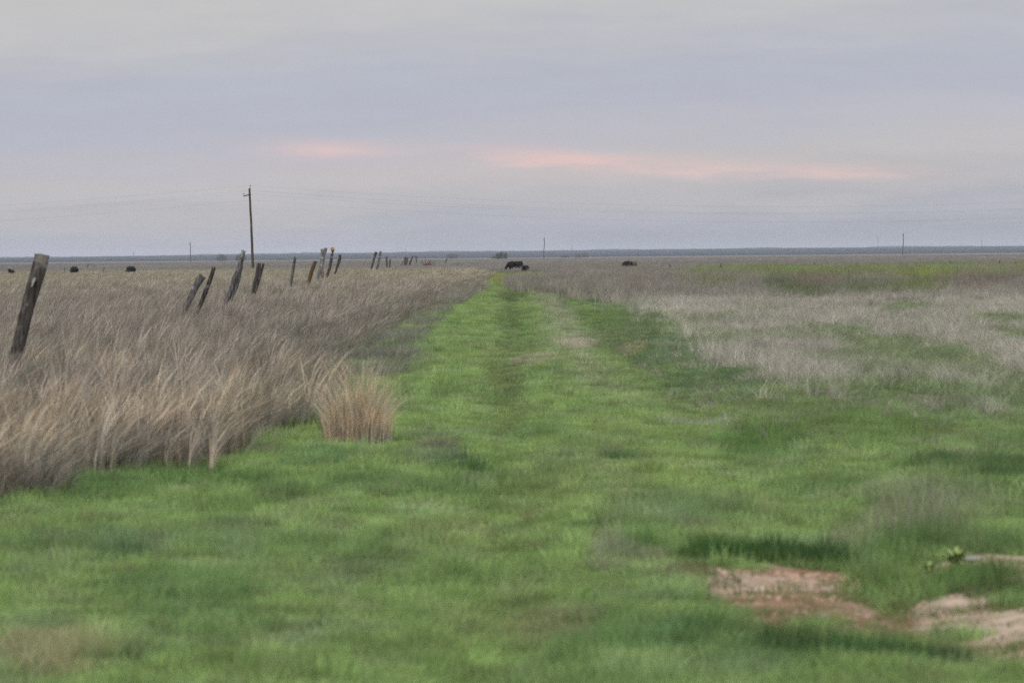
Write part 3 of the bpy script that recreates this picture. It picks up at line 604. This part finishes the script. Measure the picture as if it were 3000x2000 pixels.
def fur(name, c1, c2=None, lo=.5, hi=.56, axis=None):
    m, nt, o = newmat(name); L = nt.links.new; tc = N(nt, 'ShaderNodeTexCoord'); n = N(nt, 'ShaderNodeTexNoise'); n.inputs['Scale'].default_value = 2.6; n.inputs['Detail'].default_value = 3
    L(tc.outputs['Object'], n.inputs[0]); p = N(nt, 'ShaderNodeBsdfPrincipled'); p.inputs['Roughness'].default_value = .75; p.inputs['Specular IOR Level'].default_value = .2
    if c2:
        sp = N(nt, 'ShaderNodeSeparateXYZ'); L(tc.outputs['Object'], sp.inputs[0]); ad = N(nt, 'ShaderNodeMath', operation='MULTIPLY_ADD'); ad.inputs[1].default_value = .22; L(sp.outputs[0], ad.inputs[0]); L(n.outputs[0], ad.inputs[2])
        r = ramp(nt, [(lo, c1), (hi, c2)]); L(ad.outputs[0], r.inputs[0])
    else: r = ramp(nt, [(.3, c1), (.7, [x * 1.6 for x in c1])]); L(n.outputs[0], r.inputs[0])
    L(r.outputs[0], p.inputs[0]); L(p.outputs[0], o.inputs[0]); return m
BLK = fur('black_hide', (.0045, .0045, .006)); MOT = fur('mottled_hide', (.006, .006, .006), (.11, .095, .065), .52, .60)
def cow(label, px, py, gt, rz, mat=BLK, pose='graze', s=1.0, lie=False, cat='cow', d=None, name='cow', group='cattle grazing in the far pasture'):
    d = d or G(px, py, gt).y; q = W(px, py, d); o = cow_mesh(name, mat, pose, s, lie); o.location = (q.x, d, Hs(q.x, d)); o.rotation_euler = (0, 0, math.radians(rz)); tag(o, label, cat, group)
cow('black cow with head down grazing on the track, beside a small black calf', 1509, 796, .14, 36, s=.90)
cow('small black calf standing close behind the cow on the track', 1539, 796, .22, 68, s=.60, pose='graze', cat='calf', name='calf', d=G(1509, 796, .14).y - 6)
cow('black cow with mottled tan hindquarters grazing right of the track', 1846, 787, .30, 32, mat=MOT, s=.82)
cow('black cow seen end-on at the far left, with a calf lying beside it', 217, 799, .42, 80, s=.80, pose='graze')
cow('dark calf lying low in the grass right of the leftmost standing cow', 242, 798, .40, 190, s=.55, lie=True, pose='up', cat='calf', name='calf')
cow('black cow with head lowered, right-hand one of the two cows left of the tall pole', 383, 798, .42, 72, s=.80, pose='graze')
cow('dark calf deep in the grass with only head and ears showing, at the left edge', 33, 801, .42, 80, s=.62, pose='up', cat='calf', name='calf')

# ------------------------------------------------------------------ shrubs and trees far away
LEAF = plain('shrub_leaves', (.045, .062, .034), .8, 0, .35, .4)
BARK = plain('shrub_bark', (.06, .05, .04), .9)
def shrub(label, px, w_px, h_px, d, seed, name='mesquite_bush', n=900, cat='bush', lobes=6, peak=.5):
    r = random.Random(seed); q = W(px, 760, d); z0 = Hs(q.x, d); root = empty(name, (q.x, d, z0)); tag(root, label, cat, 'mesquite bushes along the horizon')
    w = w_px * d / FPX / 2; h = h_px * d / FPX
    V = []; F = []; cl = [(w * (-.75 + 1.5 * k / (lobes - 1)) + r.uniform(-.1, .1) * w, r.uniform(-.4, .4) * w, h * (r.uniform(.30, .42) + .22 * math.exp(-((k / (lobes - 1) - peak) / .3) ** 2)), w * r.uniform(.26, .42)) for k in range(lobes)]
    for i in range(n):
        cx, cy, cz, cr = r.choice(cl); a = r.random() * 6.283; b = r.uniform(-1, 1); k = cr * (r.random() ** .4); sb = math.sqrt(1 - b * b)
        P = Vector((cx + math.cos(a) * sb * k, cy + math.sin(a) * sb * k, max(.02 * h, cz + b * k * (.48 * h / cr)))); s = r.uniform(.02, .05) * h
        u = Vector((r.uniform(-1, 1), r.uniform(-1, 1), r.uniform(-1, 1))).normalized(); v = u.orthogonal().normalized()
        k0 = len(V); V += [P - u * s * 1.6, P + v * s, P + u * s * 1.6, P - v * s]; F.append((k0, k0 + 1, k0 + 2, k0 + 3))
    mesh_obj('crown', V, F, LEAF, root)
    V = []; F = []
    for (cx, cy, cz, cr) in cl:
        v2, f2 = tube([Vector((cx * .1, cy * .1, -.2)), Vector((cx * .5, cy * .5, cz * .4)), Vector((cx, cy, cz))], [.03 * h, .02 * h, .01 * h], 6, 1); F += [tuple(k + len(V) for k in f) for f in f2]; V += v2
    mesh_obj('trunk', V, F, BARK, root)
shrub('darkest green bush on the horizon, above and left of the grazing cow', 1471, 34, 22, 1900, 1, n=1500, lobes=5, peak=.5)
shrub('low bush attached to the left foot of the darkest bush', 1450, 24, 13, 1960, 2, n=500)
shrub('hazy bush on the horizon left of the tall pole, left of two', 650, 30, 20, 3000, 3)
shrub('hazy bush on the horizon directly left of the tall pole', 706, 30, 22, 3000, 4)
shrub('small hazy bush between the fence line end and the darkest bush', 1325, 30, 16, 3000, 5)
shrub('hazy low bush on the horizon right of the central distant pole', 1704, 40, 13, 2600, 6)
shrub('small hazy bush just left of the low bush right of the central pole', 1655, 24, 10, 2600, 7)
shrub('dim bush in the haze above the rust-stained post', 828, 44, 8, 2700, 8)
# far tree line that reads as one mass
V = []; F = []; r = np.random.default_rng(5)
for i in range(5200):
    x = (r.random() * 2 - 1) * 1500; y = 9150 + r.random() * 500; q = fbm(np.array([x * .012]), np.array([3.3]), 3)[0]
    z = Hs(x, y); hh = (1.2 + 3.0 * max(0, q - .38) * 2.2) * r.uniform(.6, 1.25); ww = r.uniform(3, 7)
    k0 = len(V)
    for a in range(6): an = a * math.pi / 3 + r.random() * .5; V.append((x + math.cos(an) * ww, y + math.sin(an) * ww, z - .5)); 
    for a in range(6): an = a * math.pi / 3 + r.random() * .5; V.append((x + math.cos(an) * ww * .75, y + math.sin(an) * ww * .75, z + hh * r.uniform(.5, .9)))
    V.append((x + r.uniform(-1, 1), y, z + hh))
    for a in range(6): b = (a + 1) % 6; F.append((k0 + a, k0 + b, k0 + 6 + b, k0 + 6 + a)); F.append((k0 + 6 + a, k0 + 6 + b, k0 + 12))
tag(mesh_obj('far_woods', V, F, plain('far_woods_leaves', (.04, .055, .04), .9, 0, .3, .02)), 'low hazy blue line of far-off trees along the whole horizon', 'woods', kind='stuff')

# ------------------------------------------------------------------ foreground plants
def clump(name, label, px, py, cat, mat, group=None, rz=0.0, **k):
    q = G(px, py, 0); me = blade_mesh(name, mat, **k); o = bpy.data.objects.new(name, me); COL.objects.link(o); o.location = (q.x, q.y, Hs(q.x, q.y) - .01); tag(o, label, cat, group); return o
TAN = solid_grass_mat('tan_straw', (.62, .50, .36), (.42, .37, .30)); GREY = solid_grass_mat('grey_straw', (.26, .235, .19), (.19, .175, .145))
clump('dry_grass_clump', 'big round tan clump of dry grass standing alone at the left side of the track', 1050, 1296, 'grass clump', TAN, n=1700, rad=.32, hmin=.15, hmax=.88, w=.0055, splay=.46, lean=(.04, 0), curl=.9, rad_y=.22, segs=5, tintv=.5, seed=5, dome=.42, wisp=5)
clump('grey_grass_clump', 'low wispy grey tuft just right of the big tan clump', 1280, 1320, 'grass clump', GREY, group='small grey tufts', n=220, rad=.2, hmin=.06, hmax=.27, w=.005, splay=.7, tintv=.3, seed=6, curl=.3)
clump('grey_grass_clump', 'wispy grey tuft over the small dark hollow in the middle of the track', 1790, 1345, 'grass clump', GREY, group='small grey tufts', n=80, rad=.09, hmin=.06, hmax=.22, w=.005, splay=.6, tintv=.3, seed=7, curl=.3)
clump('pale_straw_tuft', 'tall pale straw tuft standing in green grass at the right, above the bare soil', 2690, 1560, 'grass clump', GREY, n=240, rad=.27, hmin=.12, hmax=.40, w=.0035, splay=.5, tintv=.3, seed=8, curl=.3)
clump('pale_straw_tuft', 'pointed pale straw tuft behind the dark grass above the bare soil', 2440, 1592, 'grass clump', GREY, n=90, rad=.07, hmin=.05, hmax=.17, w=.004, splay=.7, tintv=.3, seed=9, curl=.3)
clump('pale_straw_tuft', 'flattened pale straw tuft left of the bare soil', 1815, 1672, 'grass clump', GREY, n=70, rad=.10, hmin=.04, hmax=.12, w=.005, splay=1.3, tintv=.3, seed=10, curl=.3)
clump('pale_straw_tuft', 'dull straw tuft touching the left tip of the bare soil', 1940, 1690, 'grass clump', GREY, n=90, rad=.10, hmin=.04, hmax=.13, w=.004, splay=.9, tintv=.3, seed=12, curl=.3)
# fallen dry stalks lying by the tan clump
def leafy(label, px, py, seed, n=20, s=.11, group='yellow-green leafy weeds'):
    q = G(px, py, 0); r = random.Random(seed); V = []; F = []
    for i in range(n):
        a = i * 2.4 + r.random(); el = r.uniform(.4, 1.2); L_ = s * r.uniform(.6, 1.1); t = Vector((math.cos(a) * math.cos(el), math.sin(a) * math.cos(el), math.sin(el))); w = Vector((-math.sin(a), math.cos(a), 0)) * L_ * .11
        k0 = len(V); st = Vector((0, 0, s * .3 * r.random()))
        for u, ww in ((0, .15), (.35, 1), (.7, .8), (1, .05)): c = st + t * (L_ * u * 1.3) - Vector((0, 0, .5 * L_ * u * u)); V += [c - w * ww, c + w * ww]
        for j in range(3): F.append((k0 + 2 * j, k0 + 2 * j + 1, k0 + 2 * j + 3, k0 + 2 * j + 2))
    o = mesh_obj('leafy_weed', V, F, plain('weed_leaf', (.20, .27, .08), .8), loc=(q.x, q.y, Hs(q.x, q.y))); tag(o, label, 'weed', group)
leafy('larger yellow-green leafy weed at the back edge of the bare soil', 2800, 1655, 1, 60, .12)
leafy('smaller yellow-green leafy weed left of the larger one behind the bare soil', 2720, 1662, 2, 40, .09)
leafy('pale yellowish weed in the dark grass behind the middle of the bare soil', 2390, 1628, 3, 34, .08)
def stone(label, px, py, r, seed, group='loose stones on the bare soil'):
    q = G(px, py, 0); bm = bmesh.new(); bmesh.ops.create_icosphere(bm, subdivisions=3, radius=1); rr = random.Random(seed)
    o1, o2 = rr.random() * 9, rr.random() * 9
    for v in bm.verts:
        k = 1 + .18 * math.sin(v.co.x * 3 + o1) * math.cos(v.co.y * 4 + o2) + .1 * math.sin(v.co.z * 6 + o1); v.co = Vector((v.co.x * r * 1.5, v.co.y * r, v.co.z * r * .6)) * k
    me = bpy.data.meshes.new('stone'); bm.to_mesh(me); bm.free(); me.materials.append(STONE); o = bpy.data.objects.new('stone', me); COL.objects.link(o); o.location = (q.x, q.y, Hs(q.x, q.y) + r * .25); tag(o, label, 'stone', group)
STONE = plain('pale_stone', (.26, .25, .24), .85, 0, .3, 20)
stone('pale grey stone right of the larger leafy weed', 2845, 1648, .035, 1)
stone('grey-green stone in the middle of the reddish soil', 2415, 1768, .018, 2)
# pale ledge of clods along the back edge of the soil and debris = stuff
V = []; F = []; r = random.Random(9)
for i in range(900):
    px = r.choice([r.uniform(2010, 2560), r.uniform(2000, 2560), r.uniform(2650, 3060)]); py = 1668 + (r.random() ** 2) * (150 if r.random() < .6 else 20)
    q = G(px, py, 0); s = r.uniform(.003, .014); z = Hs(q.x, q.y); k0 = len(V)
    for sx, sy, sz in ((-1, -1, 0), (1, -1, 0), (1, 1, 0), (-1, 1, 0), (-.6, -.5, 1), (.6, -.6, 1), (.5, .6, 1), (-.6, .6, 1)): V.append((q.x + sx * s * 1.6 * r.uniform(.7, 1.2), q.y + sy * s, z - .004 + sz * s * r.uniform(.7, 1.3)))
    F += [tuple(k0 + k for k in f) for f in ((0, 1, 5, 4), (1, 2, 6, 5), (2, 3, 7, 6), (3, 0, 4, 7), (4, 5, 6, 7))]
tag(mesh_obj('soil_clods', V, F, plain('clod', (.34, .235, .175), .95, 0, .5, 3)), 'small pinkish clods scattered on the bare soil', 'clods', kind='stuff')

# ------------------------------------------------------------------ haze
bm = bmesh.new(); bmesh.ops.create_cube(bm, size=1); me = bpy.data.meshes.new('haze'); bm.to_mesh(me); bm.free()
zmin = float(ZZ.min()) - 1.0; ztop = 27.0
hz_o = bpy.data.objects.new('haze', me); COL.objects.link(hz_o); hz_o.scale = (24000, 12500, ztop - zmin); hz_o.location = (0, 4800, (ztop + zmin) / 2); hz_o['kind'] = 'stuff'
m, nt, o = newmat('haze_air'); pv = N(nt, 'ShaderNodeVolumePrincipled'); pv.inputs['Color'].default_value = (.74, .80, .96, 1); pv.inputs['Density'].default_value = 6.6e-5; pv.inputs['Anisotropy'].default_value = .1
nt.links.new(pv.outputs[0], o.inputs['Volume']); me.materials.append(m)

# ------------------------------------------------------------------ sky and sun
SE, SR = math.radians(34), math.radians(215)
w = bpy.data.worlds.new('World'); S.world = w; w.use_nodes = True; nt = w.node_tree; nt.nodes.clear(); L = nt.links.new
out_ = N(nt, 'ShaderNodeOutputWorld'); tc = N(nt, 'ShaderNodeTexCoord'); sp = N(nt, 'ShaderNodeSeparateXYZ'); L(tc.outputs['Generated'], sp.inputs[0])
def M(op, a, b=None, c=None, clamp=False):
    n = nt.nodes.new('ShaderNodeMath'); n.operation = op; n.use_clamp = clamp
    for i, v in enumerate((a, b, c)):
        if v is None: continue
        if isinstance(v, (int, float)): n.inputs[i].default_value = v
        else: L(v, n.inputs[i])
    return n.outputs[0]
x, y, z = sp.outputs
hy = M('SQRT', M('ADD', M('MULTIPLY', x, x), M('MULTIPLY', y, y)))
V_ = M('DIVIDE', z, M('MAXIMUM', hy, .02)); U_ = M('DIVIDE', x, M('MAXIMUM', hy, .02))
def noise(su, sv, det, off=0.0, rough=.55):
    cb = nt.nodes.new('ShaderNodeCombineXYZ'); L(M('MULTIPLY', U_, su), cb.inputs[0]); L(M('MULTIPLY', V_, sv), cb.inputs[1]); L(M('MULTIPLY_ADD', y, 2.0, off), cb.inputs[2])
    n = nt.nodes.new('ShaderNodeTexNoise'); n.inputs['Scale'].default_value = 1; n.inputs['Detail'].default_value = det; n.inputs['Roughness'].default_value = rough; L(cb.outputs[0], n.inputs['Vector']); return M('SUBTRACT', n.outputs[0], .5)
nA = noise(11, 60, 5, 3.1); nB = noise(34, 230, 6, 7.7, .6); nC = noise(5, 25, 3, 1.3)
vw = M('ADD', M('ADD', V_, M('MULTIPLY', nA, .020)), M('ADD', M('MULTIPLY', nB, .008), M('MULTIPLY', U_, -.045)))
vm = M('MULTIPLY', vw, 12.0, clamp=True)                       # 0..0.0833
def px(yy): return (750 - yy) / FPX * 12
r = ramp(nt, [(0, (.37, .39, .44)), (px(715), (.40, .415, .465)), (px(660), (.44, .45, .50)), (px(600), (.485, .48, .505)), (px(500), (.53, .515, .53)), (px(410), (.505, .50, .56)), (px(330), (.465, .482, .565)), (px(230), (.46, .48, .56)), (px(130), (.50, .505, .56)), (px(20), (.545, .54, .555)), (px(-60), (.56, .55, .555))], 'EASE')
L(vm, r.inputs[0])
def streak(px0, py0, a, b, slope, amp, nz):
    u0 = (px0 - 1500) / FPX; v0 = (750 - py0 - .0098 * (px0 - 1500)) / FPX
    du = M('SUBTRACT', U_, u0); dv = M('SUBTRACT', M('SUBTRACT', V_, v0), M('MULTIPLY', du, slope)); dv = M('ADD', dv, M('MULTIPLY', nB, .006)); dv = M('ADD', dv, M('MULTIPLY', nA, .0025))
    q = M('ADD', M('POWER', M('ABSOLUTE', M('DIVIDE', du, a / FPX)), 2.0), M('POWER', M('ABSOLUTE', M('DIVIDE', dv, b / FPX)), 2.0))
    e = M('POWER', 2.718, M('MULTIPLY', q, -1.0)); return M('MULTIPLY', M('MULTIPLY', e, amp), M('MULTIPLY_ADD', nz, 3.2, 1.0), clamp=True)
sk = M('ADD', streak(960, 430, 170, 24, -.02, .55, nB), streak(1640, 462, 260, 24, -.08, .85, nB))
sk = M('ADD', sk, streak(2080, 487, 360, 26, -.045, .38, nB)); sk = M('ADD', sk, streak(2480, 503, 260, 17, -.02, .45, nB)); sk = M('ADD', sk, streak(1500, 490, 1100, 60, -.03, .12, nA), clamp=True)
mx = N(nt, 'ShaderNodeMix', data_type='RGBA'); L(sk, mx.inputs[0]); L(r.outputs[0], mx.inputs[6]); mx.inputs[7].default_value = (.75, .55, .53, 1)
# fine mottling of the cloud
mo = M('MULTIPLY_ADD', M('ADD', nB, M('MULTIPLY', nC, .8)), .11, 1.0)
# overcast dome: brighter towards the zenith
zen = M('MULTIPLY_ADD', M('SMOOTH_MIN', M('MAXIMUM', M('SUBTRACT', z, .08), 0.0), 1.0, .1), 2.5, 1.0)
ml = N(nt, 'ShaderNodeVectorMath', operation='SCALE'); L(mx.outputs[2], ml.inputs[0]); L(M('MULTIPLY', mo, zen), ml.inputs['Scale'])
sky = N(nt, 'ShaderNodeTexSky', sky_type='NISHITA'); sky.sun_disc = False; sky.sun_elevation = SE; sky.sun_rotation = SR
bg1 = N(nt, 'ShaderNodeBackground'); bg1.inputs[1].default_value = .08; L(sky.outputs[0], bg1.inputs[0])
bg2 = N(nt, 'ShaderNodeBackground'); bg2.inputs[1].default_value = 1.0; L(ml.outputs[0], bg2.inputs[0])
ms = N(nt, 'ShaderNodeMixShader'); ms.inputs[0].default_value = .93; L(bg1.outputs[0], ms.inputs[1]); L(bg2.outputs[0], ms.inputs[2]); L(ms.outputs[0], out_.inputs[0])
sd = bpy.data.lights.new('sun', 'SUN'); sd.energy = 1.2; sd.angle = math.radians(18); sd.color = (1, .95, .9); so = bpy.data.objects.new('sun', sd); COL.objects.link(so)
dirv = Vector((math.sin(SR) * math.cos(SE), math.cos(SR) * math.cos(SE), math.sin(SE)))
so.rotation_euler = dirv.to_track_quat('Z', 'Y').to_euler()

S.view_settings.view_transform = 'Standard'; S.view_settings.look = 'None'; S.view_settings.exposure = 0; S.view_settings.gamma = 1
c = S.cycles
c.max_bounces = 5; c.diffuse_bounces = 3; c.glossy_bounces = 2; c.transmission_bounces = 3; c.volume_bounces = 1; c.transparent_max_bounces = 8
c.use_denoising = False; c.use_adaptive_sampling = True; c.adaptive_threshold = .01
